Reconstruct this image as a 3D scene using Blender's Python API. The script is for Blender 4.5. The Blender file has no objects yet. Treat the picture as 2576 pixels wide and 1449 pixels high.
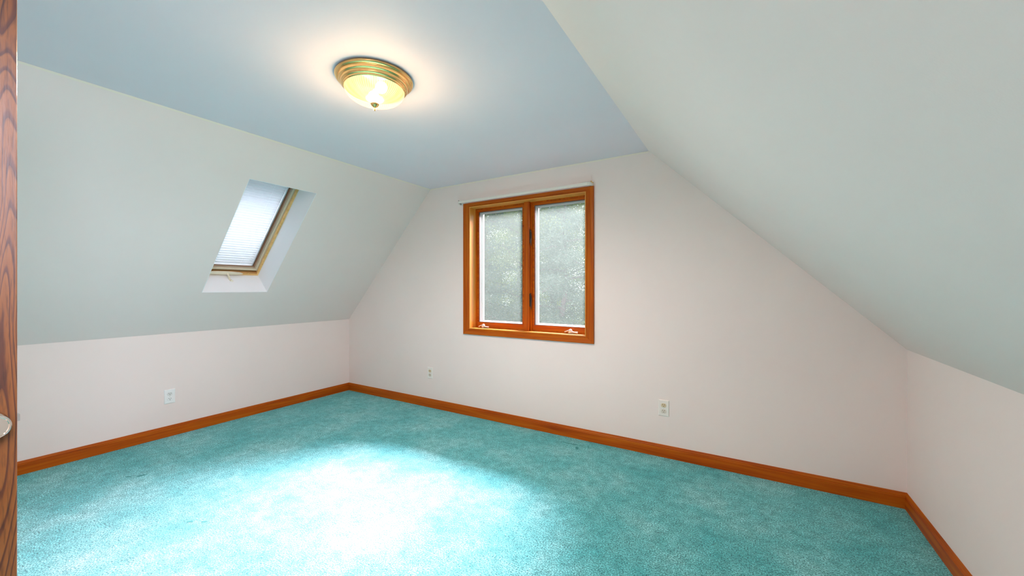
import bpy, bmesh, math, random
import numpy as np
from mathutils import Vector, Matrix
PI = math.pi
S = bpy.context.scene
COL = S.collection

# ------------------------------------------------------------------ camera
W_PX, H_PX, F_PX = 2576, 1449, 974.0
YAW = math.atan((1875 - 1288) / F_PX)
cam = bpy.data.cameras.new('camera')
cam.sensor_width = 36.0
cam.lens = F_PX / W_PX * 36.0
cam.shift_y = -1.0 / W_PX
cam.clip_start = 0.02
cam.clip_end = 200
cam_o = bpy.data.objects.new('camera', cam)
cam_o.location = (0, 0, 1.28)
cam_o.rotation_euler = (PI / 2, 0, YAW)
COL.objects.link(cam_o)
S.camera = cam_o

# ------------------------------------------------------------------ world, sun, exposure
S.view_settings.view_transform = 'Standard'
S.view_settings.look = 'None'
S.view_settings.gamma = 1
S.view_settings.use_curve_mapping = False
S.view_settings.exposure = 0.13
S.render.film_transparent = False
try:
    S.cycles.use_denoising = True
    S.cycles.denoiser = 'OPENIMAGEDENOISE'
    S.cycles.max_bounces = 10
    S.cycles.diffuse_bounces = 6
    S.cycles.transparent_max_bounces = 24
    S.cycles.caustics_reflective = False
    S.cycles.caustics_refractive = False
    S.cycles.sample_clamp_indirect = 6
except Exception:
    pass

world = bpy.data.worlds.new('sky')
S.world = world
world.use_nodes = True
wn = world.node_tree
bgn = wn.nodes['Background']
bgn.inputs['Color'].default_value = (0.86, 0.93, 1.0, 1)
bgn.inputs['Strength'].default_value = 2.3


def light(name, kind, loc, energy, color=(1, 1, 1), aim=None, **kw):
    d = bpy.data.lights.new(name, kind)
    d.energy = energy
    d.color = color
    for k, v in kw.items():
        setattr(d, k, v)
    o = bpy.data.objects.new(name, d)
    o.location = loc
    if aim is not None:
        o.rotation_euler = Vector(aim).to_track_quat('-Z', 'Y').to_euler()
    COL.objects.link(o)
    return o


# thin sun behind the trees
light('sun', 'SUN', (6, 14, 14), 2.4, (1.0, 0.96, 0.90), (-0.30, -0.60, -0.74), angle=math.radians(8))
# added panel standing in for sky outside the back window, warm to whiten carpet
light('sky_panel', 'AREA', (-1.30, 6.60, 4.55), 2750.0, (1.0, 0.62, 0.71), (-0.45, -3.35, -3.05), shape='DISK', size=3.0, spread=math.radians(70))
# unseen lamp added over the added skylight behind the camera, to brighten the room
light('added_skylight_lamp', 'AREA', (0.62, -0.08, 1.98), 84.0, (0.84, 0.84, 1.0), (-0.70, 0.0, -0.714),
      shape='RECTANGLE', size=0.72, size_y=0.95)
# added panel standing in for sky above the left skylight, behind its blind
light('blind_sky_panel', 'AREA', (-4.02, 1.703, 1.98), 55.0, (0.86, 0.85, 1.0), (0.728, 0.0, -0.686),
      shape='RECTANGLE', size=1.15, size_y=0.6)
# daylight through the back window
light('window_portal', 'AREA', (-1.75, 3.34, 1.48), 1.0, aim=(0, -1, 0), shape='RECTANGLE', size=1.15, size_y=1.15).data.cycles.is_portal = True
# unseen fill lamp added in the hallway beyond the open door
light('hallway_fill', 'AREA', (-1.1, -1.5, 2.28), 25.0, (1.0, 0.93, 0.86), (0, 0, -1), shape='DISK', size=0.35)

# ------------------------------------------------------------------ materials


def mat(name, color=(0.8, 0.8, 0.8), rough=0.5, metal=0.0, **kw):
    m = bpy.data.materials.new(name)
    m.use_nodes = True
    p = m.node_tree.nodes['Principled BSDF']
    p.inputs['Base Color'].default_value = (*color, 1)
    p.inputs['Roughness'].default_value = rough
    p.inputs['Metallic'].default_value = metal
    for k, v in kw.items():
        p.inputs[k].default_value = v
    return m


def nd(m, t, **kw):
    n = m.node_tree.nodes.new(t)
    for k, v in kw.items():
        if k in n.inputs:
            n.inputs[k].default_value = v
        else:
            setattr(n, k, v)
    return n


def lk(m, a, b):
    m.node_tree.links.new(a, b)


def ramp(m, src, stops):
    r = nd(m, 'ShaderNodeValToRGB')
    e = r.color_ramp.elements
    while len(e) < len(stops):
        e.new(0.5)
    for i, (p, c) in enumerate(stops):
        e[i].position = p
        e[i].color = (*c, 1) if len(c) == 3 else c
    lk(m, src, r.inputs['Fac'])
    return r


def bump(m, src, strength, dist):
    b = nd(m, 'ShaderNodeBump')
    b.inputs['Strength'].default_value = strength
    b.inputs['Distance'].default_value = dist
    lk(m, src, b.inputs['Height'])
    p = m.node_tree.nodes['Principled BSDF']
    lk(m, b.outputs['Normal'], p.inputs['Normal'])
    return b


def paint(name, c):
    m = mat(name, c, 0.62)
    p = m.node_tree.nodes['Principled BSDF']
    p.inputs['Specular IOR Level'].default_value = 0.25
    g = nd(m, 'ShaderNodeNewGeometry')
    n1 = nd(m, 'ShaderNodeTexNoise', Scale=1.6, Detail=3.0)
    lk(m, g.outputs['Position'], n1.inputs['Vector'])
    r = ramp(m, n1.outputs['Fac'], [(0.3, tuple(x * 0.985 for x in c)), (0.7, tuple(min(1, x * 1.012) for x in c))])
    lk(m, r.outputs['Color'], p.inputs['Base Color'])
    n2 = nd(m, 'ShaderNodeTexNoise', Scale=260.0, Detail=2.0)
    lk(m, g.outputs['Position'], n2.inputs['Vector'])
    bump(m, n2.outputs['Fac'], 0.10, 0.0012)
    return m


M = {}
M['wall'] = paint('wall_paint', (0.855, 0.744, 0.708))
M['ceiling'] = paint('ceiling_paint', (0.85, 0.755, 0.805))
M['shaft'] = paint('shaft_paint', (0.86, 0.87, 0.88))
M['trimline'] = paint('cream_paint', (0.86, 0.78, 0.68))


def wood(name, dark, mid, lightc, axis, scale=1.0, rough=0.42, coat=0.10):
    """stained wood, the grain running along the object's axis"""
    m = mat(name, mid, rough)
    p = m.node_tree.nodes['Principled BSDF']
    p.inputs['Coat Weight'].default_value = coat
    p.inputs['Coat Roughness'].default_value = 0.25
    p.inputs['Specular IOR Level'].default_value = 0.12
    g = nd(m, 'ShaderNodeNewGeometry')
    mp = nd(m, 'ShaderNodeMapping')
    sc = [38.0 * scale] * 3
    sc[axis] = 1.6 * scale
    mp.inputs['Scale'].default_value = sc
    lk(m, g.outputs['Position'], mp.inputs['Vector'])
    n1 = nd(m, 'ShaderNodeTexNoise', Scale=1.0, Detail=5.0, Distortion=0.6)
    lk(m, mp.outputs['Vector'], n1.inputs['Vector'])
    r = ramp(m, n1.outputs['Fac'], [(0.25, dark), (0.5, mid), (0.78, lightc)])
    lk(m, r.outputs['Color'], p.inputs['Base Color'])
    bump(m, n1.outputs['Fac'], 0.12, 0.001)
    return m


WD, WM, WL = (0.27, 0.038, 0.002), (0.42, 0.082, 0.003), (0.52, 0.140, 0.005)
M['wood_x'] = wood('stained_pine_x', WD, WM, WL, 0)
M['wood_y'] = wood('stained_pine_y', WD, WM, WL, 1)
M['wood_z'] = wood('stained_pine_z', WD, WM, WL, 2)
PD, PM_, PL = (0.62, 0.34, 0.11), (0.74, 0.45, 0.17), (0.80, 0.54, 0.24)
M['pine'] = wood('clear_pine', PD, PM_, PL, 1, 0.8)
M['jamb_z'] = wood('lit_pine_z', (0.56, 0.23, 0.03), (0.68, 0.32, 0.055), (0.74, 0.40, 0.09), 2, 0.6)  # same stain as the casing, strong daylight put into a paler colour
M['jamb_x'] = wood('lit_pine_x', (0.56, 0.23, 0.03), (0.68, 0.32, 0.055), (0.74, 0.40, 0.09), 0, 0.6)
for _k in ('jamb_x', 'jamb_z'):
    _p = M[_k].node_tree.nodes['Principled BSDF']
    _p.inputs['Coat Weight'].default_value = 0.8
    _p.inputs['Coat Roughness'].default_value = 0.2
M['gasket'] = mat('brown_gasket', (0.13, 0.055, 0.035), 0.5)
M['bronze'] = mat('dark_bronze', (0.10, 0.07, 0.06), 0.3, 0.7)
M['silver'] = mat('silver_enamel', (0.78, 0.76, 0.74), 0.25, 0.55)
M['white_vinyl'] = mat('white_vinyl', (0.88, 0.89, 0.90), 0.35)
M['cream_metal'] = mat('cream_enamel', (0.74, 0.66, 0.50), 0.35)
M['tan_metal'] = mat('tan_enamel', (0.50, 0.40, 0.29), 0.4)
M['brown_metal'] = mat('brown_enamel', (0.33, 0.16, 0.09), 0.4)
M['grey_metal'] = mat('grey_channel', (0.55, 0.57, 0.60), 0.4)
M['rod'] = mat('ivory_rod', (0.80, 0.76, 0.70), 0.4)
M['brass_clip'] = mat('brass_clip', (0.85, 0.60, 0.22), 0.2, 1.0)
M['plate'] = mat('ivory_plastic', (0.84, 0.79, 0.74), 0.35)
M['plate_white'] = mat('white_plastic', (0.86, 0.86, 0.85), 0.35)
M['recept'] = mat('almond_plastic', (0.66, 0.52, 0.33), 0.35)
M['recept_dim'] = mat('ivory_socket_plastic', (0.70, 0.62, 0.53), 0.35)
M['recept_white'] = mat('white_socket_plastic', (0.74, 0.73, 0.71), 0.35)
M['slot'] = mat('dark_slot', (0.05, 0.035, 0.02), 0.7)
M['chrome'] = mat('chrome', (0.86, 0.83, 0.78), 0.06, 1.0)
M['nickel'] = mat('brushed_nickel', (0.60, 0.58, 0.57), 0.3, 1.0)
M['screw'] = mat('screw_metal', (0.7, 0.66, 0.58), 0.3, 1.0)

# oak door with cathedral grain
m = mat('oak_veneer', (0.40, 0.15, 0.03), 0.42)
p = m.node_tree.nodes['Principled BSDF']
p.inputs['Coat Weight'].default_value = 0.2
g = nd(m, 'ShaderNodeNewGeometry')
mp = nd(m, 'ShaderNodeMapping')
mp.inputs['Scale'].default_value = (1.0, 1.0, 0.16)
lk(m, g.outputs['Position'], mp.inputs['Vector'])
n0 = nd(m, 'ShaderNodeTexNoise', Scale=9.0, Detail=1.5, Distortion=0.4)
lk(m, mp.outputs['Vector'], n0.inputs['Vector'])
mul = nd(m, 'ShaderNodeMath', operation='MULTIPLY')
mul.inputs[1].default_value = 22.0
lk(m, n0.outputs['Fac'], mul.inputs[0])
fr = nd(m, 'ShaderNodeMath', operation='FRACT')
lk(m, mul.outputs[0], fr.inputs[0])
mp2 = nd(m, 'ShaderNodeMapping')
mp2.inputs['Scale'].default_value = (260, 260, 22)
lk(m, g.outputs['Position'], mp2.inputs['Vector'])
n3 = nd(m, 'ShaderNodeTexNoise', Scale=1.0, Detail=3.0)
lk(m, mp2.outputs['Vector'], n3.inputs['Vector'])
r1 = ramp(m, fr.outputs[0], [(0.0, (0.06, 0.013, 0.003)), (0.16, (0.08, 0.018, 0.003)), (0.30, (0.16, 0.047, 0.006)), (0.9, (0.19, 0.060, 0.008)), (1.0, (0.10, 0.026, 0.004))])
r2 = ramp(m, n3.outputs['Fac'], [(0.33, (0.55, 0.5, 0.45)), (0.5, (1, 1, 1))])
mx = nd(m, 'ShaderNodeMixRGB', blend_type='MULTIPLY')
mx.inputs['Fac'].default_value = 0.8
lk(m, r1.outputs['Color'], mx.inputs['Color1'])
lk(m, r2.outputs['Color'], mx.inputs['Color2'])
lk(m, mx.outputs['Color'], p.inputs['Base Color'])
bump(m, n3.outputs['Fac'], 0.15, 0.001)
M['oak'] = m

# brass of the lamp
M['brass'] = mat('polished_brass', (1.0, 0.62, 0.24), 0.22, 1.0)

# carpet: teal cut pile, mottled nap, flecks and a few dents left by furniture
m = mat('teal_carpet', (0.13, 0.46, 0.44), 0.95)
p = m.node_tree.nodes['Principled BSDF']
p.inputs['Specular IOR Level'].default_value = 0.15
p.inputs['Sheen Weight'].default_value = 0.18
p.inputs['Sheen Roughness'].default_value = 0.6
p.inputs['Sheen Tint'].default_value = (0.85, 0.98, 1.0, 1)
g = nd(m, 'ShaderNodeNewGeometry')
nb = nd(m, 'ShaderNodeTexNoise', Scale=2.6, Detail=5.0, Roughness=0.62)
nm = nd(m, 'ShaderNodeTexNoise', Scale=17.0, Detail=7.0, Roughness=0.78)
nf = nd(m, 'ShaderNodeTexNoise', Scale=150.0, Detail=2.0, Roughness=0.6)
nv = nd(m, 'ShaderNodeTexVoronoi', Scale=150.0)
for n in (nb, nm, nf, nv):
    lk(m, g.outputs['Position'], n.inputs['Vector'])
rb = ramp(m, nb.outputs['Fac'], [(0.34, (0.055, 0.39, 0.40)), (0.5, (0.105, 0.455, 0.46)), (0.66, (0.18, 0.52, 0.52))])
rm = ramp(m, nm.outputs['Fac'], [(0.33, (0.50, 0.66, 0.66)), (0.50, (1.0, 1.0, 1.0)), (0.66, (1.45, 1.27, 1.27))])
rf = ramp(m, nf.outputs['Fac'], [(0.32, (0.15, 0.26, 0.28)), (0.45, (0.68, 0.76, 0.77)), (0.55, (1.15, 1.12, 1.12)), (0.66, (2.1, 1.62, 1.62))])
m1 = nd(m, 'ShaderNodeMixRGB', blend_type='MULTIPLY'); m1.inputs['Fac'].default_value = 1
m2 = nd(m, 'ShaderNodeMixRGB', blend_type='MULTIPLY'); m2.inputs['Fac'].default_value = 1
lk(m, rb.outputs['Color'], m1.inputs['Color1']); lk(m, rm.outputs['Color'], m1.inputs['Color2'])
lk(m, m1.outputs['Color'], m2.inputs['Color1']); lk(m, rf.outputs['Color'], m2.inputs['Color2'])
lk(m, m2.outputs['Color'], p.inputs['Base Color'])
addh = nd(m, 'ShaderNodeMath', operation='ADD')
lk(m, nf.outputs['Fac'], addh.inputs[0]); lk(m, nm.outputs['Fac'], addh.inputs[1])
bump(m, addh.outputs[0], 0.8, 0.006)
M['carpet'] = m
M['carpet_dent'] = mat('crushed_teal_pile', (0.045, 0.26, 0.25), 0.95)

# glass
m = bpy.data.materials.new('window_glass')
m.use_nodes = True
nt = m.node_tree
nt.nodes.remove(nt.nodes['Principled BSDF'])
tr = nd(m, 'ShaderNodeBsdfTransparent'); tr.inputs['Color'].default_value = (0.97, 0.985, 0.98, 1)
gl = nd(m, 'ShaderNodeBsdfGlossy', Roughness=0.02)
fz = nd(m, 'ShaderNodeFresnel'); fz.inputs['IOR'].default_value = 1.35
ms = nd(m, 'ShaderNodeMixShader')
lk(m, fz.outputs[0], ms.inputs[0]); lk(m, tr.outputs[0], ms.inputs[1]); lk(m, gl.outputs[0], ms.inputs[2])
lk(m, ms.outputs[0], nt.nodes['Material Output'].inputs['Surface'])
M['glass'] = m


def veil(name, color, tfac, tl_scale=1.0):
    """fine woven mesh: part open, part thread that scatters the daylight"""
    m = bpy.data.materials.new(name)
    m.use_nodes = True
    nt = m.node_tree
    nt.nodes.remove(nt.nodes['Principled BSDF'])
    tr = nd(m, 'ShaderNodeBsdfTransparent')
    tl = nd(m, 'ShaderNodeBsdfTranslucent'); tl.inputs['Color'].default_value = (*[x * tl_scale for x in color], 1)
    df = nd(m, 'ShaderNodeBsdfDiffuse'); df.inputs['Color'].default_value = (*color, 1)
    a = nd(m, 'ShaderNodeMixShader'); a.inputs[0].default_value = 0.5
    lk(m, tl.outputs[0], a.inputs[1]); lk(m, df.outputs[0], a.inputs[2])
    b = nd(m, 'ShaderNodeMixShader'); b.inputs[0].default_value = 1 - tfac
    lk(m, tr.outputs[0], b.inputs[1]); lk(m, a.outputs[0], b.inputs[2])
    lk(m, b.outputs[0], nt.nodes['Material Output'].inputs['Surface'])
    return m


M['screen'] = veil('insect_screen', (0.080, 0.138, 0.122), 0.80)
M['blind'] = veil('white_blind_fabric', (0.90, 0.92, 0.94), 0.0, 0.60)

# lamp dome: ribbed clear-frosted glass
m = bpy.data.materials.new('ribbed_lamp_glass')
m.use_nodes = True
nt = m.node_tree
nt.nodes.remove(nt.nodes['Principled BSDF'])
tc = nd(m, 'ShaderNodeTexCoord')
sx = nd(m, 'ShaderNodeSeparateXYZ')
sb = nd(m, 'ShaderNodeVectorMath', operation='SUBTRACT'); sb.inputs[1].default_value = (-1.60, 1.315, 0)
lk(m, tc.outputs['Object'], sb.inputs[0]); lk(m, sb.outputs[0], sx.inputs[0])
at = nd(m, 'ShaderNodeMath', operation='ARCTAN2'); lk(m, sx.outputs[1], at.inputs[0]); lk(m, sx.outputs[0], at.inputs[1])
fq = nd(m, 'ShaderNodeMath', operation='MULTIPLY'); fq.inputs[1].default_value = 80.0; lk(m, at.outputs[0], fq.inputs[0])
sn = nd(m, 'ShaderNodeMath', operation='SINE'); lk(m, fq.outputs[0], sn.inputs[0])
ml = nd(m, 'ShaderNodeMath', operation='MULTIPLY_ADD'); ml.inputs[1].default_value = 0.5; ml.inputs[2].default_value = 0.5; lk(m, sn.outputs[0], ml.inputs[0])
rc_ = ramp(m, ml.outputs[0], [(0.15, (0.80, 0.64, 0.32)), (0.75, (1.0, 0.87, 0.60))])
tr = nd(m, 'ShaderNodeBsdfTransparent'); tr.inputs['Color'].default_value = (0.85, 0.80, 0.62, 1)
em = nd(m, 'ShaderNodeEmission'); em.inputs['Strength'].default_value = 0.72
lk(m, rc_.outputs[0], em.inputs['Color'])
gl = nd(m, 'ShaderNodeBsdfGlossy', Roughness=0.15)
b = nd(m, 'ShaderNodeMixShader'); b.inputs[0].default_value = 0.10
lk(m, tr.outputs[0], b.inputs[1]); lk(m, gl.outputs[0], b.inputs[2])
c = nd(m, 'ShaderNodeAddShader')
lk(m, b.outputs[0], c.inputs[0]); lk(m, em.outputs[0], c.inputs[1])
lk(m, c.outputs[0], nt.nodes['Material Output'].inputs['Surface'])
M['dome'] = m
m = mat('lit_bulb', (1, 1, 1), 0.3)
p = m.node_tree.nodes['Principled BSDF']
p.inputs['Emission Color'].default_value = (1.0, 0.86, 0.62, 1)
p.inputs['Emission Strength'].default_value = 3.0
M['bulb'] = m


def leaf_mat(name, c, trans):
    m = mat(name, c, 0.6)
    p = m.node_tree.nodes['Principled BSDF']
    nt = m.node_tree
    oi = nd(m, 'ShaderNodeNewGeometry')
    r = ramp(m, oi.outputs['Random Per Island'], [(0.0, tuple(x * 0.75 for x in c)), (0.6, c), (1.0, tuple(min(1, x * 1.3) for x in c))])
    lk(m, r.outputs['Color'], p.inputs['Base Color'])
    tl = nd(m, 'ShaderNodeBsdfTranslucent'); tl.inputs['Color'].default_value = (*trans, 1)
    ms = nd(m, 'ShaderNodeMixShader'); ms.inputs[0].default_value = 0.4
    lk(m, p.outputs[0], ms.inputs[1]); lk(m, tl.outputs[0], ms.inputs[2])
    lk(m, ms.outputs[0], nt.nodes['Material Output'].inputs['Surface'])
    return m


M['leaf_pine'] = leaf_mat('blue_green_needles', (0.20, 0.27, 0.23), (0.26, 0.36, 0.28))
M['leaf_oak'] = leaf_mat('green_leaves', (0.20, 0.26, 0.16), (0.40, 0.50, 0.16))
M['leaf_yellow'] = leaf_mat('yellow_green_leaves', (0.36, 0.42, 0.12), (0.75, 0.80, 0.22))
M['bark'] = mat('grey_bark', (0.16, 0.14, 0.15), 0.9)
M['ground'] = mat('grass_ground', (0.14, 0.19, 0.09), 0.95)

# ------------------------------------------------------------------ mesh helpers


def obj(name, bm, material, parent=None, smooth=False, **props):
    me = bpy.data.meshes.new(name)
    bmesh.ops.recalc_face_normals(bm, faces=bm.faces)
    bm.to_mesh(me)
    bm.free()
    if smooth:
        for f in me.polygons:
            f.use_smooth = True
        me.set_sharp_from_angle(angle=math.radians(40))
    me.materials.append(material)
    o = bpy.data.objects.new(name, me)
    COL.objects.link(o)
    if parent is not None:
        o.parent = parent
        o.matrix_parent_inverse = parent_world(parent).inverted()
    for k, v in props.items():
        o[k] = v
    return o


def parent_world(o):
    mt = Matrix.LocRotScale(o.location, o.rotation_euler, o.scale)
    if o.parent is not None:
        return parent_world(o.parent) @ o.matrix_parent_inverse @ mt
    return mt


def thing(name, label, cat, loc=(0, 0, 0), **props):
    o = bpy.data.objects.new(name, None)
    o.empty_display_size = 0.05
    o.location = loc
    COL.objects.link(o)
    o['label'] = label
    o['category'] = cat
    for k, v in props.items():
        o[k] = v
    return o


def setting(name, loc=(0, 0, 0)):
    o = bpy.data.objects.new(name, None)
    o.empty_display_size = 0.05
    o.location = loc
    COL.objects.link(o)
    o['kind'] = 'structure'
    return o


def hexa(bm, pts):
    """8 corners: 4 of one face in order, then the matching 4 of the opposite face"""
    v = [bm.verts.new(p) for p in pts]
    for f in ((0, 1, 2, 3), (7, 6, 5, 4), (0, 4, 5, 1), (1, 5, 6, 2), (2, 6, 7, 3), (3, 7, 4, 0)):
        bm.faces.new([v[i] for i in f])
    return v


def bx(bm, x0, x1, y0, y1, z0, z1, T=None):
    pts = [(x0, y0, z0), (x1, y0, z0), (x1, y0, z1), (x0, y0, z1), (x0, y1, z0), (x1, y1, z0), (x1, y1, z1), (x0, y1, z1)]
    if T is not None:
        pts = [T @ Vector(p) for p in pts]
    return hexa(bm, pts)


def bevel(bm, w, seg=2):
    bmesh.ops.bevel(bm, geom=list(bm.edges), offset=w, segments=seg, affect='EDGES', profile=0.6)
    return bm


def prism(bm, poly, y0, y1, T=None):
    """polygon in (x, z) extruded along y"""
    T = T or Matrix()
    a = [bm.verts.new(T @ Vector((x, y0, z))) for x, z in poly]
    b = [bm.verts.new(T @ Vector((x, y1, z))) for x, z in poly]
    n = len(poly)
    bm.faces.new(a)
    bm.faces.new(b[::-1])
    for i in range(n):
        bm.faces.new((a[i], b[i], b[(i + 1) % n], a[(i + 1) % n]))


def sweep(bm, sections, closed_ends=True):
    """sections: equal-length loops of points"""
    L = [[bm.verts.new(p) for p in s] for s in sections]
    n = len(L[0])
    for a, b in zip(L, L[1:]):
        for i in range(n):
            bm.faces.new((a[i], a[(i + 1) % n], b[(i + 1) % n], b[i]))
    if closed_ends:
        bm.faces.new(L[0][::-1])
        bm.faces.new(L[-1])


def lathe(bm, prof, seg=48, T=None, closed=False, wave=None):
    """prof: (radius, z) pairs, turned about local z"""
    T = T or Matrix()
    rows = []
    for k, (r, z) in enumerate(prof):
        if r < 1e-6:
            rows.append([bm.verts.new(T @ Vector((0, 0, z)))])
        else:
            row = []
            for i in range(seg):
                a = 2 * PI * i / seg
                rr = r + (wave(k, i) if wave else 0)
                row.append(bm.verts.new(T @ Vector((rr * math.cos(a), rr * math.sin(a), z))))
            rows.append(row)
    pairs = list(zip(rows, rows[1:]))
    if closed:
        pairs.append((rows[-1], rows[0]))
    for a, b in pairs:
        for i in range(seg):
            j = (i + 1) % seg
            if len(a) == 1 and len(b) == 1:
                continue
            if len(a) == 1:
                bm.faces.new((a[0], b[i], b[j]))
            elif len(b) == 1:
                bm.faces.new((a[i], b[0], a[j]))
            else:
                bm.faces.new((a[i], b[i], b[j], a[j]))


def tube(bm, pts, rad, seg=10, flat=1.0):
    pts = [Vector(p) for p in pts]
    rads = rad if isinstance(rad, (list, tuple)) else [rad] * len(pts)
    secs = []
    up = Vector((0, 0, 1))
    for i, p in enumerate(pts):
        d = (pts[min(i + 1, len(pts) - 1)] - pts[max(i - 1, 0)]).normalized()
        s = d.cross(up)
        if s.length < 1e-3:
            s = d.cross(Vector((0, 1, 0)))
        s.normalize()
        u = s.cross(d).normalized()
        secs.append([p + (s * math.cos(2 * PI * k / seg) * flat + u * math.sin(2 * PI * k / seg)) * rads[i] for k in range(seg)])
    sweep(bm, secs)


# ------------------------------------------------------------------ the shell
YF, YB, TH = -0.62, 3.10, 0.25
ZK_L, ZK_R, ZC = 0.884, 0.920, 2.333
XL, XR, XCL, XCR = -4.251, 0.802, -2.887, -0.638
inner = [(XL, 0), (XL, ZK_L), (XCL, ZC), (XCR, ZC), (XR, ZK_R), (XR, 0)]   # clockwise seen from -y
N = len(inner)


def offset_profile(P, t):
    out = []
    n = len(P)
    for i in range(n):
        a, b, c = Vector(P[i - 1]), Vector(P[i]), Vector(P[(i + 1) % n])
        d1 = (b - a).normalized(); d2 = (c - b).normalized()
        n1 = Vector((-d1.y, d1.x)); n2 = Vector((-d2.y, d2.x))
        k = (n1 + n2) / (1 + n1.dot(n2))
        out.append(tuple(b + k * t))
    return out


outer = offset_profile(inner, TH)


def lerp(a, b, t):
    return (a[0] + (b[0] - a[0]) * t, a[1] + (b[1] - a[1]) * t)


def seg_len(i):
    a, b = inner[i], inner[(i + 1) % N]
    return math.hypot(b[0] - a[0], b[1] - a[1])


def shell_piece(name, i, material, hole=None):
    a, b = inner[i], inner[(i + 1) % N]
    A, B = outer[i], outer[(i + 1) % N]
    bm = bmesh.new()
    if hole is None:
        prism(bm, [a, b, B, A], YF, YB)
    else:
        s0, s1, y0, y1 = hole
        L = seg_len(i)
        d = Vector((b[0] - a[0], b[1] - a[1])).normalized()
        nn = Vector((-d.y, d.x))
        def P(s, o):
            q = Vector(a) + d * s + nn * o
            return (q.x, q.y)
        prism(bm, [a, P(s0, 0), P(s0, TH), A], YF, YB)
        prism(bm, [P(s1, 0), b, B, P(s1, TH)], YF, YB)
        prism(bm, [P(s0, 0), P(s1, 0), P(s1, TH), P(s0, TH)], YF, y0)
        prism(bm, [P(s0, 0), P(s1, 0), P(s1, TH), P(s0, TH)], y1, YB)
    return obj(name, bm, material, kind='structure')


SKY_HOLE = (0.485, 1.645, 1.442, 1.964)
LR = seg_len(3)
SKY2_HOLE = (0.35, 1.35, -0.46, 0.30)      # opening for the added, unseen skylight in the right slope
shell_piece('wall_left', 0, M['wall'])
shell_piece('ceiling_left', 1, M['wall'], SKY_HOLE)
shell_piece('ceiling', 2, M['ceiling'])
shell_piece('ceiling_right', 3, M['wall'], SKY2_HOLE)
shell_piece('wall_right', 4, M['wall'])
shell_piece('floor', 5, M['carpet'])

# back wall with the window opening
WX0, WX1, WZ0, WZ1 = -2.36, -1.144, 0.872, 2.084
O = outer
bm = bmesh.new()
def wallpoly(poly, y0, y1):
    prism(bm, poly, y0, y1)
wallpoly([(O[0][0], O[0][1]), O[1], O[2], (WX0, O[2][1]), (WX0, O[0][1])], YB, YB + TH)
wallpoly([(WX1, O[0][1]), (WX1, O[3][1]), O[3], O[4], O[5]], YB, YB + TH)
wallpoly([(WX0, O[0][1]), (WX0, WZ0), (WX1, WZ0), (WX1, O[0][1])], YB, YB + TH)
wallpoly([(WX0, WZ1), (WX0, O[2][1]), (WX1, O[2][1]), (WX1, WZ1)], YB, YB + TH)
obj('wall_back', bm, M['wall'], kind='structure')

# front wall (behind the camera) with the doorway
DX0, DX1, DZ = -1.51, -0.72, 2.045
bm = bmesh.new()
wallpoly([(O[0][0], O[0][1]), O[1], O[2], (DX0, O[2][1]), (DX0, O[0][1])], YF - TH, YF)
wallpoly([(DX1, O[0][1]), (DX1, O[3][1]), O[3], O[4], O[5]], YF - TH, YF)
wallpoly([(DX0, DZ), (DX0, O[2][1]), (DX1, O[2][1]), (DX1, DZ)], YF - TH, YF)
wallpoly([(DX0, O[0][1]), (DX0, 0), (DX1, 0), (DX1, O[0][1])], YF - TH, YF)
obj('wall_front', bm, M['wall'], kind='structure')

# hallway beyond the doorway
hy0, hy1, hx0, hx1 = -2.3, YF - TH, -2.3, 0.2
for nm, a in dict(floor_hallway=(hx0, hx1, hy0, hy1, -0.1, 0.0), ceiling_hallway=(hx0, hx1, hy0, hy1, 2.333, 2.43),
                  wall_hallway_left=(hx0 - 0.1, hx0, hy0, hy1, -0.1, 2.43), wall_hallway_right=(hx1, hx1 + 0.1, hy0, hy1, -0.1, 2.43),
                  wall_hallway_end=(hx0 - 0.1, hx1 + 0.1, hy0 - 0.1, hy0, -0.1, 2.43)).items():
    bm = bmesh.new()
    bx(bm, *a)
    obj(nm, bm, M['carpet'] if 'floor' in nm else M['wall'], kind='structure')

# thin cream edge of wall paint along the top corners
bm = bmesh.new()
bx(bm, XCL + 0.002, XCR - 0.002, YB - 0.0012, YB - 0.0002, ZC - 0.013, ZC - 0.0005)
obj('trim_1', bm, M['trimline'], kind='structure')
dL = Vector((XCL - XL, 0, ZC - ZK_L)).normalized(); nL = Vector((-dL.z, 0, dL.x))
OL = Vector((XL, 0, ZK_L))


def TS(y, s, n):
    """point on the left slope: y along the room, s up the slope, n out through the roof"""
    return OL + dL * s + nL * n + Vector((0, y, 0))


LS = seg_len(1)
bm = bmesh.new()
hexa(bm, [TS(YF + .01, LS - 0.012, -0.0012), TS(YB - .002, LS - 0.012, -0.0012), TS(YB - .002, LS - 0.001, -0.0012), TS(YF + .01, LS - 0.001, -0.0012),
          TS(YF + .01, LS - 0.012, -0.0002), TS(YB - .002, LS - 0.012, -0.0002), TS(YB - .002, LS - 0.001, -0.0002), TS(YF + .01, LS - 0.001, -0.0002)])
obj('trim_2', bm, M['trimline'], kind='structure')

# ------------------------------------------------------------------ baseboards
BH = 0.092
BPROF = [(0.0, 0.0), (0.0, BH), (0.004, BH), (0.006, BH - 0.006), (0.0075, BH - 0.012), (0.010, BH - 0.015), (0.0105, BH - 0.019), (0.0085, BH - 0.0215), (0.012, BH - 0.025), (0.012, 0.0)]


def baseboard(name, p0, p1, inward, m0, m1, material):
    """profile swept from p0 to p1; m0, m1: how far the ends mitre inward"""
    p0 = Vector(p0); p1 = Vector(p1); n = Vector(inward)
    d = (p1 - p0).normalized()
    bm = bmesh.new()
    secs = []
    for q, mit in ((p0, m0), (p1, m1)):
        secs.append([q + n * (o + 0.0003) + d * (mit * o) + Vector((0, 0, z + 0.0004)) for o, z in BPROF])
    sweep(bm, secs)
    return obj(name, bm, material, kind='structure')


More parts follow.
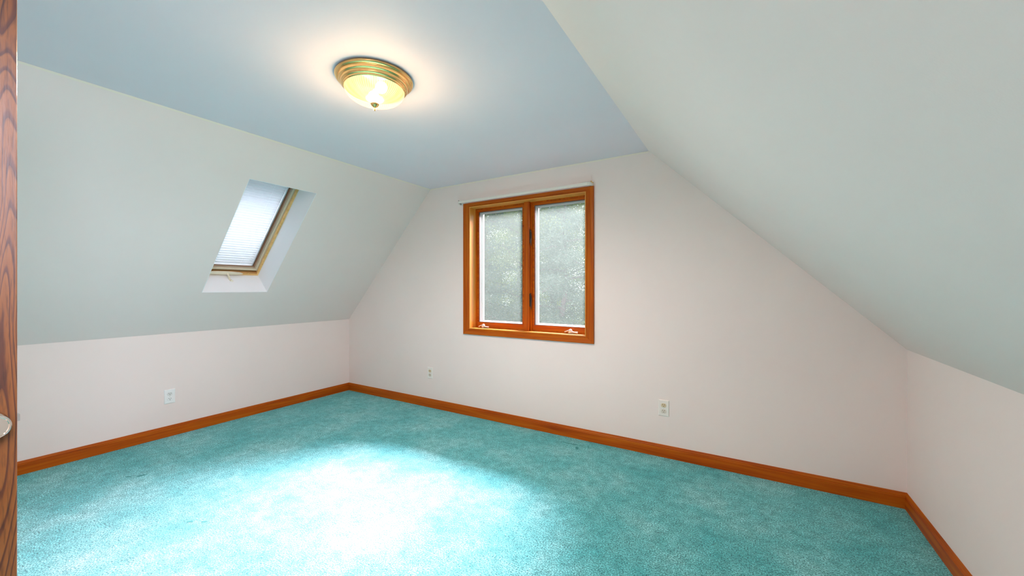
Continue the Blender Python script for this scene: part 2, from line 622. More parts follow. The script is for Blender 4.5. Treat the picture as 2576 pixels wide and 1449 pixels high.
baseboard('baseboard_left', (XL, YF, 0), (XL, YB, 0), (1, 0, 0), 1, -1, M['wood_y'])
baseboard('baseboard_back', (XL, YB, 0), (XR, YB, 0), (0, -1, 0), 1, -1, M['wood_x'])
baseboard('baseboard_right', (XR, YB, 0), (XR, YF, 0), (-1, 0, 0), 1, -1, M['wood_y'])
baseboard('baseboard_front', (XR, YF, 0), (DX1 + 0.07, YF, 0), (0, 1, 0), 1, 0, M['wood_x'])
baseboard('baseboard_front.001', (DX0 - 0.07, YF, 0), (XL, YF, 0), (0, 1, 0), 0, -1, M['wood_x'])

# ------------------------------------------------------------------ window_1
w1 = setting('window_1', (-1.752, YB, WZ0))
CT = 0.020   # casing thickness
CO = (-2.432, -1.073, 0.814, 2.121)     # outer x0 x1 z0 z1
CI = (WX0, WX1, WZ0, WZ1)
# casing section: (u across 0=inner..1=outer, height off the wall)
CPROF = [(0.0, 0.010), (0.10, 0.013), (0.16, 0.013), (0.20, 0.0105), (0.26, 0.014), (0.55, 0.0165), (0.80, 0.020), (0.95, 0.020), (1.0, 0.017)]


def casing_side(name, c0, c1, material):
    """c0, c1: ((inner x,z),(outer x,z)) at both mitred ends"""
    bm = bmesh.new()
    secs = []
    for (ci, co) in (c0, c1):
        loop = []
        for u, hgt in CPROF:
            x, z = lerp(ci, co, u)
            loop.append(Vector((x, YB - hgt, z)))
        loop.append(Vector((co[0], YB - 0.0003, co[1])))
        loop.append(Vector((ci[0], YB - 0.0003, ci[1])))
        secs.append(loop)
    sweep(bm, secs)
    return obj(name, bm, material, w1)


iTL, iTR, iBR, iBL = (CI[0], CI[3]), (CI[1], CI[3]), (CI[1], CI[2]), (CI[0], CI[2])
oTL, oTR, oBR, oBL = (CO[0], CO[3]), (CO[1], CO[3]), (CO[1], CO[2]), (CO[0], CO[2])
casing_side('casing', (iTL, oTL), (iTR, oTR), M['wood_x'])
casing_side('casing', (iBR, oBR), (iBL, oBL), M['wood_x'])
casing_side('casing', (iBL, oBL), (iTL, oTL), M['wood_z'])
casing_side('casing', (iTR, oTR), (iBR, oBR), M['wood_z'])
# jamb boards lining the opening
YS = 3.200          # room face of the sashes
bm = bmesh.new()
JT = 0.006
bx(bm, WX0, WX0 + JT, YB - 0.009, YS + 0.03, WZ0, WZ1)
obj('jamb', bm, M['jamb_z'], w1, label='varnished left side jamb, coloured paler for the daylight on it')
bm = bmesh.new(); bx(bm, WX1 - JT, WX1, YB - 0.009, YS + 0.03, WZ0, WZ1); obj('jamb', bm, M['jamb_z'], w1)
bm = bmesh.new(); bx(bm, WX0 + JT, WX1 - JT, YB - 0.009, YS + 0.03, WZ1 - JT, WZ1); obj('head_jamb', bm, M['jamb_x'], w1)
bm = bmesh.new(); bx(bm, WX0 + JT, WX1 - JT, YB - 0.009, YS + 0.03, WZ0, WZ0 + JT); obj('sill', bm, M['jamb_x'], w1)
# frame stops with two steps, round each sash; centre mullion
MX0, MX1, MY = -1.769, -1.715, 3.150
bm = bmesh.new()
bx(bm, MX0, MX1, MY, YS + 0.06, WZ0 + JT, WZ1 - JT)
bevel(bm, 0.003, 2)
obj('mullion', bm, M['wood_z'], w1)


def ring(bm, x0, x1, z0, z1, w, y0, y1, wb=None, wt=None, wr=None):
    wb = wb or w; wt = wt or w; wr = wr or w
    # mitred picture-frame ring
    I = [(x0 + w, z0 + wb), (x1 - wr, z0 + wb), (x1 - wr, z1 - wt), (x0 + w, z1 - wt)]
    Q = [(x0, z0), (x1, z0), (x1, z1), (x0, z1)]
    for k in range(4):
        a, b = Q[k], Q[(k + 1) % 4]; c, d = I[(k + 1) % 4], I[k]
        hexa(bm, [(a[0], y0, a[1]), (b[0], y0, b[1]), (c[0], y0, c[1]), (d[0], y0, d[1]),
                  (a[0], y1, a[1]), (b[0], y1, b[1]), (c[0], y1, c[1]), (d[0], y1, d[1])])


panes = [(WX0 + JT, MX0, -2.318, -1.816), (MX1, WX1 - JT, -1.680, -1.186)]
ZG0, ZG1 = 0.934, 2.042
for k, (sx0, sx1, gx0, gx1) in enumerate(panes):
    # wooden stop strip fixed to the frame
    bm = bmesh.new()
    ring(bm, sx0, sx1, WZ0 + JT, WZ1 - JT, 0.012, YS - 0.012, YS + 0.002, wb=0.006)
    obj('stop', bm, M['wood_z'], w1)
    bm = bmesh.new()
    ring(bm, sx0, sx1, WZ0 + JT, WZ1 - JT, gx0 - sx0 - 0.005, YS, YS + 0.012,
         wb=ZG0 - WZ0 - JT - 0.005, wt=WZ1 - JT - ZG1 - 0.005, wr=sx1 - gx1 - 0.005)
    fr_ = obj('screen_frame', bm, M['wood_x'], w1)
    bm = bmesh.new()
    ring(bm, gx0 - 0.0055, gx1 + 0.0055, ZG0 - 0.0055, ZG1 + 0.0055, 0.0055, YS + 0.002, YS + 0.012)
    obj('spline', bm, M['gasket'], fr_)
    bm = bmesh.new()
    bx(bm, gx0, gx1, YS + 0.006, YS + 0.0068, ZG0, ZG1)
    obj('insect_screen', bm, M['screen'], fr_)
    # white outer sash
    bm = bmesh.new()
    ring(bm, sx0 - 0.0, sx1 + 0.0, WZ0 + JT, WZ1 - JT, gx0 - sx0 + 0.001, YS + 0.018, YS + 0.085,
         wb=ZG0 - WZ0 - JT + 0.002, wt=WZ1 - JT - ZG1 + 0.002, wr=sx1 - gx1 + 0.001)
    ring(bm, gx0, gx1, ZG0, ZG1, 0.012, YS + 0.050, YS + 0.060)
    so = obj('sash', bm, M['white_vinyl'], w1, label='white outer casement sash')
    bm = bmesh.new()
    bx(bm, gx0 + 0.012, gx1 - 0.012, YS + 0.052, YS + 0.056, ZG0 + 0.012, ZG1 - 0.012)
    obj('glass', bm, M['glass'], so)

# sash locks on the mullion's right face and edge
for z in (1.757, 1.165):
    bm = bmesh.new()
    bx(bm, MX1, MX1 + 0.004, MY + 0.008, YS - 0.013, z - 0.062, z + 0.062)
    bevel(bm, 0.0012, 1)
    pl = obj('lock_plate', bm, M['bronze'], w1)
    bm = bmesh.new()
    tube(bm, [(MX1 + 0.006, MY + 0.022, z + 0.052), (MX1 + 0.011, MY + 0.020, z + 0.02), (MX1 + 0.010, MY + 0.022, z - 0.03), (MX1 + 0.012, MY + 0.018, z - 0.088)],
         [0.0045, 0.006, 0.0055, 0.003], 8)
    obj('lock_lever', bm, M['bronze'], pl, smooth=True)
for z in (1.80, 1.72, 1.20, 1.12):
    bm = bmesh.new()
    bx(bm, MX0 - 0.004, MX0, MY + 0.022, YS - 0.013, z - 0.028, z + 0.028)
    obj('keeper', bm, M['bronze'], w1)

# folding crank handles on the sill
for cx_ in (-2.235, -1.305):
    bm = bmesh.new()
    zb = WZ0 + JT
    bx(bm, cx_ - 0.030, cx_ + 0.030, YS - 0.036, YS - 0.0125, zb, zb + 0.012)
    bevel(bm, 0.004, 2)
    base = obj('crank_base', bm, M['silver'], w1, smooth=True)
    bm = bmesh.new()
    lathe(bm, [(0.0, 0.034), (0.008, 0.033), (0.015, 0.028), (0.018, 0.018), (0.018, 0.0), (0.0, 0.0)], 24,
          Matrix.Translation((cx_ - 0.005, YS - 0.034, zb + 0.006)) @ Matrix.Rotation(0.3, 4, 'X'))
    obj('crank_hub', bm, M['silver'], base, smooth=True)
    bm = bmesh.new()
    tube(bm, [(cx_ + 0.002, YS - 0.046, zb + 0.018), (cx_ + 0.03, YS - 0.05, zb + 0.014), (cx_ + 0.068, YS - 0.05, zb + 0.012)], [0.008, 0.007, 0.0085], 10)
    tube(bm, [(cx_ - 0.012, YS - 0.04, zb + 0.03), (cx_ - 0.034, YS - 0.044, zb + 0.022), (cx_ - 0.055, YS - 0.044, zb + 0.012)], [0.006, 0.005, 0.006], 10)
    obj('crank_handle', bm, M['silver'], base, smooth=True)

# ------------------------------------------------------------------ curtain rod over the window
rod = thing('curtain_rod', 'flat ivory curtain rod with curved ends mounted above the wooden casement window', 'curtain rod', (-1.76, YB, 2.134))
ZR = 2.134
xa, xb = -2.475, -1.085
yo = YB - 0.050
pts = [(xa, YB - 0.004), (xa, YB - 0.030), (xa + 0.006, YB - 0.042), (xa + 0.022, yo), (xb - 0.030, yo), (xb - 0.012, YB - 0.044), (xb - 0.002, YB - 0.034), (xb, YB - 0.004)]


def rodstrip(bm, pts, z0, z1, t):
    P = [Vector((x, y, 0)) for x, y in pts]
    secs = []
    for i, q in enumerate(P):
        d = (P[min(i + 1, len(P) - 1)] - P[max(i - 1, 0)]).normalized()
        nrm = Vector((d.y, -d.x, 0))
        secs.append([q + Vector((0, 0, z0)), q + nrm * t + Vector((0, 0, z0 + .002)), q + nrm * t + Vector((0, 0, z1 - .002)), q + Vector((0, 0, z1))])
    sweep(bm, secs)


bm = bmesh.new()
rodstrip(bm, pts, ZR - 0.012, ZR + 0.013, 0.005)
obj('rod', bm, M['rod'], rod)
bm = bmesh.new()
rodstrip(bm, [(-1.20, yo - 0.0052), (xb - 0.030, yo - 0.0052), (xb - 0.012, YB - 0.049)], ZR - 0.0135, ZR + 0.0145, 0.0015)
obj('rod_sleeve', bm, M['rod'], rod)
for x in (xa, xb):
    bm = bmesh.new()
    bx(bm, x - 0.010, x + 0.006, YB - 0.003, YB - 0.0003, ZR - 0.018, ZR + 0.022)
    bx(bm, x - 0.002, x + 0.002, YB - 0.030, YB - 0.003, ZR - 0.006, ZR + 0.018)
    br = obj('bracket', bm, M['brass_clip'] if x == xb else M['nickel'], rod)
    bm = bmesh.new()
    lathe(bm, [(0, 0), (0.006, 0.001), (0.007, 0.004), (0.004, 0.008), (0, 0.009)], 14, Matrix.Translation((x - 0.001, YB - 0.034, ZR + 0.017)))
    obj('bracket_clip', bm, M['brass_clip'] if x == xb else M['nickel'], br, smooth=True)

# ------------------------------------------------------------------ window_2: skylight in the left slope
w2 = setting('window_2', tuple(TS(1.703, 1.065, TH)))
s0, s1, y0, y1 = SKY_HOLE


def sbox(bm, ya, yb, sa, sb, na, nb):
    hexa(bm, [TS(ya, sa, na), TS(yb, sa, na), TS(yb, sb, na), TS(ya, sb, na), TS(ya, sa, nb), TS(yb, sa, nb), TS(yb, sb, nb), TS(ya, sb, nb)])


def sring(bm, ya, yb, sa, sb, w, na, nb):
    I = [(ya + w, sa + w), (yb - w, sa + w), (yb - w, sb - w), (ya + w, sb - w)]
    Q = [(ya, sa), (yb, sa), (yb, sb), (ya, sb)]
    for k in range(4):
        a, b = Q[k], Q[(k + 1) % 4]; c, d = I[(k + 1) % 4], I[k]
        hexa(bm, [TS(*a, na), TS(*b, na), TS(*c, na), TS(*d, na), TS(*a, nb), TS(*b, nb), TS(*c, nb), TS(*d, nb)])


LT = 0.003
bm = bmesh.new()
sring(bm, y0, y1, s0, s1, LT, 0.0005, TH)
obj('light_shaft', bm, M['shaft'], w2)
bm = bmesh.new()
sring(bm, y0 - 0.03, y1 + 0.03, s0 - 0.03, s1 + 0.03, 0.033 + 0.004, TH + 0.0005, TH + 0.10)
sring(bm, y0 + LT, y1 - LT, s0 + LT, s1 - LT, 0.016, TH - 0.018, TH + 0.0005)
obj('frame', bm, M['pine'], w2)
bm = bmesh.new()
sring(bm, y0 + 0.012, y1 - 0.012, s0 + 0.040, s1 - 0.010, 0.014, TH + 0.012, TH + 0.026)
obj('sash_lip', bm, M['cream_metal'], w2)
bm = bmesh.new()
sring(bm, y0 + 0.012, y1 - 0.012, s0 + 0.040, s1 - 0.010, 0.022, TH + 0.026, TH + 0.040)
sash2 = obj('sash', bm, M['tan_metal'], w2)
bm = bmesh.new()
sring(bm, y0 + 0.030, y1 - 0.030, s0 + 0.058, s1 - 0.028, 0.014, TH + 0.040, TH + 0.058)
obj('gasket', bm, M['brown_metal'], sash2)
bm = bmesh.new()
sring(bm, y0 + 0.004, y1 - 0.004, s0 + 0.006, s1 - 0.004, 0.06, TH + 0.058, TH + 0.10)
obj('outer_frame', bm, M['tan_metal'], w2)
bm = bmesh.new()
sbox(bm, y0 + 0.01, y1 - 0.01, s0 + 0.01, s1 - 0.01, TH + 0.100, TH + 0.106)
obj('glass', bm, M['glass'], w2)
# crank operator on the bottom rail
bm = bmesh.new()
secs = []
for k in range(15):
    t = -1 + 2 * k / 14
    yy = 1.668 + 0.150 * t
    hh = 0.010 + 0.020 * math.sqrt(max(0.0, 1 - t * t))
    secs.append([TS(yy, s0 + 0.020, TH - 0.018), TS(yy, s0 + 0.020 + hh * 0.9, TH - 0.020), TS(yy, s0 + 0.022 + hh * 0.8, TH - 0.030), TS(yy, s0 + 0.020, TH - 0.022 - hh * 0.5)])
sweep(bm, secs)
cc = obj('operator_cover', bm, M['cream_metal'], w2)
bm = bmesh.new()
tube(bm, [TS(1.690, s0 + 0.035, TH - 0.030), TS(1.692, s0 + 0.025, TH - 0.050), TS(1.700, s0 - 0.005 + 0.01, TH - 0.085), TS(1.704, s0 - 0.0, TH - 0.105)], [0.010, 0.0085, 0.0075, 0.008], 12)
tube(bm, [TS(1.700, s0 + 0.012, TH - 0.100), TS(1.716, s0 + 0.004, TH - 0.108)], [0.008, 0.007], 12)
obj('crank_handle', bm, M['cream_metal'], cc, smooth=True)
bm = bmesh.new()
tube(bm, [TS(1.862, s0 + 0.030, TH - 0.0175), TS(1.862, s0 + 0.030, TH - 0.026)], 0.006, 12)
obj('latch_button', bm, M['brass_clip'], w2)

# blind in the skylight
bl = thing('pleated_blind', 'white horizontal blind drawn shut inside the roof skylight', 'blind', tuple(TS(1.703, s1 - 0.05, TH + 0.045)))
by0, by1, bs0, bs1 = 1.476, 1.900, s0 + 0.075, s1 - 0.020
nsl = 40
bm = bmesh.new()
for k in range(nsl):
    sa = bs0 + (bs1 - bs0) * k / nsl
    sb = bs0 + (bs1 - bs0) * (k + 1) / nsl + 0.003
    nn0 = TH + 0.046
    prof = [(sa, nn0 + 0.010), (lerp((sa, 0), (sb, 0), 0.33)[0], nn0 + 0.002), (lerp((sa, 0), (sb, 0), 0.66)[0], nn0), (sb, nn0 + 0.004)]
    top = [TS(by0, s, n) for s, n in prof]
    tp2 = [TS(by1, s, n) for s, n in prof]
    bt = [TS(by0, s, n + 0.0008) for s, n in reversed(prof)]
    bt2 = [TS(by1, s, n + 0.0008) for s, n in reversed(prof)]
    sweep(bm, [top + bt, tp2 + bt2])
obj('slats', bm, M['blind'], bl)
for ya in (by0 - 0.011, by1 + 0.001):
    bm = bmesh.new()
    sbox(bm, ya, ya + 0.010, bs0 - 0.004, bs1, TH + 0.042, TH + 0.0565)
    obj('side_channel', bm, M['grey_metal'], bl)
bm = bmesh.new()
sbox(bm, by0, by1, bs0 - 0.012, bs0 - 0.001, TH + 0.042, TH + 0.056)
obj('bottom_rail', bm, M['white_vinyl'], bl)
for ya in (1.80, 1.57):
    bm = bmesh.new()
    tube(bm, [TS(ya, bs0, TH + 0.0445), TS(ya, bs1, TH + 0.0445)], 0.0007, 6)
    obj('ladder_cord', bm, M['white_vinyl'], bl)

# ------------------------------------------------------------------ added_skylight: unseen skylight behind the camera, added to let in light
a_, b_ = Vector((inner[3][0], 0, inner[3][1])), Vector((inner[4][0], 0, inner[4][1]))
dR = (b_ - a_).normalized(); nR = Vector((-dR.z, 0, dR.x))
if nR.z < 0:
    nR = -nR


def TR(y, s, n):
    return a_ + dR * s + nR * n + Vector((0, y, 0))


w3 = setting('added_skylight', tuple(TR(-0.08, 0.85, TH)))
t0, t1, v0, v1 = SKY2_HOLE
bm = bmesh.new()
for (ya, yb, sa, sb) in ((v0, v1, t0, t0 + .04), (v0, v1, t1 - .04, t1), (v0, v0 + .04, t0 + .04, t1 - .04), (v1 - .04, v1, t0 + .04, t1 - .04)):
    hexa(bm, [TR(ya, sa, TH - .04), TR(yb, sa, TH - .04), TR(yb, sb, TH - .04), TR(ya, sb, TH - .04), TR(ya, sa, TH), TR(yb, sa, TH), TR(yb, sb, TH), TR(ya, sb, TH)])
obj('frame', bm, M['pine'], w3)

# ------------------------------------------------------------------ door_1 standing open
d1 = setting('door_1', (-1.53, YF, 0))
DF = -1.513
bm = bmesh.new()
bx(bm, DF - 0.035, DF, YF + 0.004, 0.185, 0.012, 2.035)
bevel(bm, 0.0012, 1)
obj('door_leaf', bm, M['oak'], d1)
ZKN = 0.962
bm = bmesh.new()
bx(bm, DF - 0.030, DF - 0.006, 0.1845, 0.1855, ZKN - 0.028, ZKN + 0.028)
lp = obj('latch_plate', bm, M['nickel'], d1)
bm = bmesh.new()
bx(bm, DF - 0.025, DF - 0.009, 0.1855, 0.1905, ZKN - 0.008, ZKN + 0.008)
obj('latch_bolt', bm, M['nickel'], lp)
for sgn in (1, -1):
    x = DF if sgn > 0 else DF - 0.035
    Tk = Matrix.Translation((x, 0.1425, ZKN)) @ Matrix.Rotation(PI / 2 * sgn, 4, 'Y')
    bm = bmesh.new()
    lathe(bm, [(0, 0), (0.029, 0), (0.029, 0.004), (0.026, 0.008), (0.012, 0.010), (0.0, 0.010)], 64, Tk)
    ro = obj('rose', bm, M['chrome'], d1, smooth=True)
    bm = bmesh.new()
    lathe(bm, [(0, 0.009), (0.011, 0.010), (0.011, 0.022), (0.016, 0.028), (0.025, 0.036), (0.0285, 0.046), (0.0285, 0.054), (0.027, 0.0565), (0.0245, 0.0565), (0.0235, 0.0550), (0.0, 0.0550)], 72, Tk)
    obj('knob', bm, M['chrome'], ro, smooth=True)
# casing and jamb of the doorway
bm = bmesh.new()
bx(bm, DX0 - 0.07, DX0 - 0.004, YF, YF + 0.016, 0, DZ + 0.066)
bx(bm, DX1 + 0.004, DX1 + 0.07, YF, YF + 0.016, 0, DZ + 0.066)
bx(bm, DX0 - 0.004, DX1 + 0.004, YF, YF + 0.016, DZ + 0.004, DZ + 0.066)
obj('door_casing', bm, M['wood_z'], d1)

# ------------------------------------------------------------------ ceiling light
LX, LY = -1.60, 1.315
lamp = thing('ceiling_light', 'brass flush ceiling lamp with lit ribbed glass dome and finial', 'ceiling light', (LX, LY, ZC))
TL = Matrix.Translation((LX, LY, ZC - 0.0006)) @ Matrix.Diagonal((1, 1, -1, 1))
bm = bmesh.new()
lathe(bm, [(0, 0), (0.176, 0.0), (0.184, 0.003), (0.187, 0.009), (0.184, 0.015), (0.178, 0.018), (0.172, 0.018), (0.1705, 0.021),
           (0.170, 0.030), (0.166, 0.034), (0.161, 0.035), (0.160, 0.038), (0.160, 0.044), (0.156, 0.049), (0.150, 0.051), (0.149, 0.057),
           (0.145, 0.060), (0.142, 0.058), (0.142, 0.020), (0.0, 0.018)], 96, TL)
pan = obj('brass_ring', bm, M['brass'], lamp, smooth=True)
bm = bmesh.new()
NS = 240
prof = []
for k in range(22):
    t = k / 21
    a = t * PI / 2
    prof.append((0.144 * math.cos(a) ** 0.9 if k < 21 else 0.0, 0.057 + 0.070 * math.sin(a)))


def wv(k, i):
    t = k / 21
    amp = 0.0011 * math.sin(min(1.0, max(0.0, (t - 0.06) / 0.25)) * PI / 2) if t < 0.72 else 0.0011 * max(0, (0.85 - t) / 0.13)
    return amp * (1 if i % 4 < 2 else -1)


lathe(bm, prof, NS, TL, wave=wv)
obj('glass_dome', bm, M['dome'], lamp, smooth=True)
bm = bmesh.new()
lathe(bm, [(0, 0.122), (0.018, 0.124), (0.021, 0.128), (0.019, 0.132), (0.013, 0.139), (0.007, 0.143), (0.0045, 0.147), (0.0062, 0.151), (0.0068, 0.155), (0.0045, 0.160), (0, 0.162)], 28, TL)
obj('finial', bm, M['brass'], lamp, smooth=True)
for (ax, ay) in ((0.062, -0.012), (-0.045, 0.030)):
    bm = bmesh.new()
    Tb = Matrix.Translation((LX + ax, LY + ay, ZC - 0.066)) @ Matrix.Rotation(math.atan2(ay, ax), 4, 'Z') @ Matrix.Rotation(PI / 2, 4, 'Y') @ Matrix.Translation((0, 0, -0.03))
    lathe(bm, [(0, -0.03), (0.012, -0.03), (0.013, -0.012), (0.020, 0.005), (0.027, 0.022), (0.028, 0.036), (0.022, 0.050), (0.010, 0.058), (0, 0.060)], 20, Tb)
    obj('bulb', bm, M['bulb'], lamp, smooth=True)
light('ceiling_lamp_glow', 'POINT', (LX, LY, ZC - 0.125), 13.5, (1.0, 0.72, 0.42), shadow_soft_size=0.12)
light('ceiling_lamp_beam', 'SPOT', (LX, LY, ZC - 0.150), 98.0, (1.0, 0.82, 0.82), (0, 0, -1), spot_size=math.radians(178), spot_blend=0.7, shadow_soft_size=0.10)

# ------------------------------------------------------------------ outlets


def outlet(label, loc, rotz, mp_, ra, rb, big=1.0):
    t = thing('electrical_outlet', label, 'outlet', loc, group='wall outlets around the room')
    R = Matrix.Translation(loc) @ Matrix.Rotation(rotz, 4, 'Z')      # local -y points into the room
    w, h_ = 0.0375 * big, 0.0605 * big
    bm = bmesh.new()
    P0 = [(-w, -h_), (w, -h_), (w, h_), (-w, h_)]
    secs = []
    for ins, yy in ((0, -0.0004), (0, -0.0022), (0.0035, -0.0060), (0.006, -0.0064)):
        secs.append([R @ Vector((x - math.copysign(ins, x), yy, z - math.copysign(ins, z))) for x, z in P0])
    sweep(bm, secs)
    obj('wall_plate', bm, mp_, t)
    for k, (zc, mm) in enumerate(((0.0215 * big, ra), (-0.0215 * big, rb))):
        bm = bmesh.new()
        secs = []
        for ins, yy in ((0, -0.0060), (0, -0.0084), (0.0012, -0.0090)):
            loop = []
            for q in range(32):
                a = 2 * PI * q / 32
                x = (0.0185 * big - ins) * math.cos(a)
                z = max(-0.0140 * big + ins, min(0.0140 * big - ins, (0.0175 * big - ins) * math.sin(a)))
                loop.append(R @ Vector((x, yy, zc + z)))
            secs.append(loop)
        sweep(bm, secs)
        rc = obj('receptacle', bm, mm, t)
        for dx in (-0.0065, 0.0065):
            bm = bmesh.new()
            bx(bm, dx - 0.0013, dx + 0.0013, -0.0093, -0.0088, zc + 0.0005, zc + (0.0095 if dx < 0 else 0.0085), R)
            obj('slot', bm, M['slot'], rc)
        bm = bmesh.new()
        lathe(bm, [(0, 0), (0.0026, 0), (0.0026, 0.0005), (0, 0.0005)], 14, R @ Matrix.Translation((0, -0.0088, zc - 0.0065)) @ Matrix.Rotation(PI / 2, 4, 'X'))
        obj('ground_hole', bm, M['slot'], rc)
    bm = bmesh.new()
    lathe(bm, [(0, 0), (0.0032, 0), (0.0028, 0.0012), (0, 0.0015)], 14, R @ Matrix.Translation((0, -0.0064, 0)) @ Matrix.Rotation(PI / 2, 4, 'X'))
    obj('plate_screw', bm, M['screw'], t)
    return t


outlet('ivory duplex outlet on the window wall below and left of the casement window', (-2.889, YB, 0.367), 0, M['plate'], M['recept'], M['recept_dim'])
outlet('ivory duplex outlet on the window wall to the right of the casement window', (-0.528, YB, 0.370), 0, M['plate'], M['recept'], M['recept_dim'])
outlet('white outlet low on the left knee wall under the skylight', (XL, 1.335, 0.343), PI / 2, M['plate_white'], M['recept_white'], M['plate_white'])

# ------------------------------------------------------------------ dents left in the pile
def dent(x, y, w, l, ang, seed):
    rnd = random.Random(seed)
    bm = bmesh.new()
    n = 26
    c, s = math.cos(ang), math.sin(ang)
    vs = []
    for k in range(n):
        a = 2 * PI * k / n
        r = 0.75 + 0.5 * rnd.random()
        px, py = l / 2 * math.cos(a) * r, w / 2 * math.sin(a) * r
        vs.append((x + c * px - s * py, y + s * px + c * py))
    top = [bm.verts.new((q[0], q[1], 0.0012)) for q in vs]
    bot = [bm.verts.new((q[0], q[1], 0.0002)) for q in vs]
    bm.faces.new(top)
    for k in range(n):
        bm.faces.new((bot[k], bot[(k + 1) % n], top[(k + 1) % n], top[k]))
    return bm


DENTS = []
FLOOR = bpy.data.objects['floor']


def px_floor(px, py):      # measured once from the photograph; plain numbers below
    u = (px - 1288) / F_PX; v = (723.5 - py) / F_PX
    t = -1.28 / v
    return (math.cos(YAW) * u - math.sin(YAW)) * t, (math.cos(YAW) + math.sin(YAW) * u) * t


for k, (a, b, w) in enumerate((((1414, 1112), (1458, 1121), 0.010), ((1451, 1124), (1452, 1131), 0.022), ((344, 1199), (368, 1194), 0.030),
                               ((316, 1200), (330, 1199), 0.014), ((472, 1312), (486, 1312), 0.014), ((506, 1313), (520, 1312), 0.012),
                               ((1478, 1124), (1482, 1125), 0.016), ((1859, 1204), (1864, 1205), 0.014))):
    (xa_, ya_), (xb_, yb_) = px_floor(*a), px_floor(*b)
    L_ = math.hypot(xb_ - xa_, yb_ - ya_)
    bmx = dent((xa_ + xb_) / 2, (ya_ + yb_) / 2, w, max(L_, w), math.atan2(yb_ - ya_, xb_ - xa_), k)
    obj('pile_dent', bmx, M['carpet_dent'], FLOOR)

# ------------------------------------------------------------------ outside
GZ = -2.7
bm = bmesh.new()
bx(bm, -40, 30, 4.0, 45, GZ - 0.1, GZ)
obj('ground', bm, M['ground'], kind='structure')


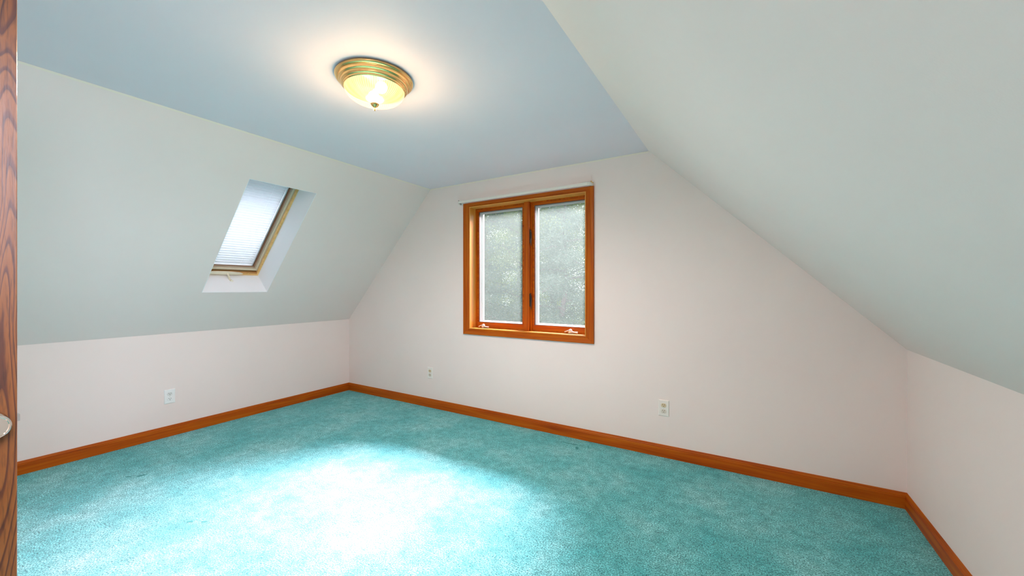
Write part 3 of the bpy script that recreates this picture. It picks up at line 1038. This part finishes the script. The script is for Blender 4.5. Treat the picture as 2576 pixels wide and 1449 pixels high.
def tree(label, x, y, height, rad, z_low, nleaf, leafm, size, seed, cat='tree', name='leafy_tree', conifer=False, lean=0.0):
    rnd = random.Random(seed)
    t = thing(name, label, cat, (x, y, GZ), group='trees outside the back window')
    bm = bmesh.new()
    top = height
    pts = [(x + lean * k / 8 + 0.08 * rnd.uniform(-1, 1), y + 0.08 * rnd.uniform(-1, 1), GZ + top * k / 8) for k in range(9)]
    r0 = 0.05 + height * 0.014
    tube(bm, pts, [r0 * (1 - 0.85 * k / 8) for k in range(9)], 10)
    obj('trunk', bm, M['bark'], t, smooth=True)
    tips = []
    nb = 26
    bm = bmesh.new()
    for k in range(nb):
        f = 0.12 + 0.86 * k / nb
        zz = GZ + z_low + (top - z_low) * f
        a = k * 2.4 + rnd.uniform(-.4, .4)
        if conifer:
            ln = rad * (1.05 - 0.8 * f) * rnd.uniform(0.8, 1.1); rise = -0.12 * ln
        else:
            ln = rad * (0.55 + 0.6 * math.sin(PI * min(1, f + .1))) * rnd.uniform(0.7, 1.1); rise = ln * rnd.uniform(0.15, 0.6)
        kk = min(8, max(0, (zz - GZ) / top * 8)); i0 = int(kk); i1 = min(8, i0 + 1)
        base = Vector(pts[i0]).lerp(Vector(pts[i1]), kk - i0)
        tip = base + Vector((math.cos(a) * ln, math.sin(a) * ln, rise))
        mid = base.lerp(tip, 0.5) + Vector((0, 0, 0.12 * ln * (1 if conifer else -0.5)))
        tube(bm, [base, mid, tip], [0.04, 0.025, 0.008], 6)
        tips.append((base, mid, tip))
    obj('branch', bm, M['bark'], t, kind='stuff')
    me = bpy.data.meshes.new('foliage')
    rg = np.random.default_rng(seed)
    B3 = np.array([[tuple(v) for v in tp] for tp in tips])
    nc = 420
    bc = rg.integers(0, nb, nc)
    u = rg.random(nc) ** 0.7
    b0_, m0_, t0_ = B3[bc, 0], B3[bc, 1], B3[bc, 2]
    uu = u[:, None]
    cen = np.where(uu < .5, b0_ + (m0_ - b0_) * uu * 2, m0_ + (t0_ - m0_) * (uu * 2 - 1))
    sp = ((0.20 if conifer else 0.30) * (0.4 + u))[:, None]
    cen = cen + rg.normal(size=(nc, 3)) * sp * np.array([1, 1, 0.6 if conifer else 0.9])
    ci = rg.integers(0, nc, nleaf)
    pos = cen[ci] + rg.normal(size=(nleaf, 3)) * np.array([0.17, 0.17, 0.075 if conifer else 0.14])
    sz = (size * rg.uniform(0.6, 1.4, nleaf))[:, None]
    ax = rg.normal(size=(nleaf, 3)) * np.array([1, 1, .7]) + np.array([0, 0, -.3])
    ax /= np.linalg.norm(ax, axis=1)[:, None]
    sd = np.cross(ax, rg.normal(size=(nleaf, 3)))
    sd /= np.linalg.norm(sd, axis=1)[:, None]
    wd = 0.16 if conifer else 0.42
    V = np.stack([pos, pos + ax * sz * .5 + sd * sz * wd, pos + ax * sz, pos + ax * sz * .5 - sd * sz * wd], 1).reshape(-1, 3)
    F = np.arange(nleaf * 4).reshape(-1, 4)
    me.from_pydata(V.tolist(), [], F.tolist())
    me.materials.append(leafm)
    o = bpy.data.objects.new('foliage', me)
    COL.objects.link(o)
    o.parent = t
    o.matrix_parent_inverse = parent_world(t).inverted()
    return t


tree('grey-green feathery conifer filling the middle of the left window pane', -7.4, 10.4, 9.2, 2.5, 0.4, 88825, M['leaf_pine'], 0.066, 1, name='pine_tree', conifer=True)
tree('dark-trunked green tree in the middle of the right window pane', -5.6, 12.0, 9.6, 2.3, 0.8, 67925, M['leaf_oak'], 0.049, 2)
tree('pale conifer at the lower right of the right window pane', -4.3, 9.9, 6.4, 2.2, 0.2, 67925, M['leaf_pine'], 0.062, 3, name='pine_tree', conifer=True)
tree('yellow-green backlit tree deep behind the right window pane', -7.6, 17.5, 10.5, 3.2, 0.5, 62700, M['leaf_yellow'], 0.050, 4)
tree('yellow-green backlit tree deep behind the left window pane', -12.6, 18.0, 10.0, 3.2, 0.5, 57475, M['leaf_yellow'], 0.050, 5)
tree('green leafy tree behind the left edge of the left window pane', -10.6, 13.6, 9.6, 2.7, 0.5, 62700, M['leaf_oak'], 0.053, 6)
tree('tall green tree behind the mullion between the two panes', -8.0, 14.0, 10.4, 2.6, 0.5, 67925, M['leaf_oak'], 0.053, 7)
tree('leafy tree at the right edge of the right window pane', -2.9, 13.0, 9.0, 2.6, 0.6, 57475, M['leaf_oak'], 0.053, 8)
tree('low bushy conifer at the bottom of the left window pane', -6.2, 8.6, 3.9, 1.8, 0.0, 57475, M['leaf_pine'], 0.055, 9, name='pine_tree', conifer=True)
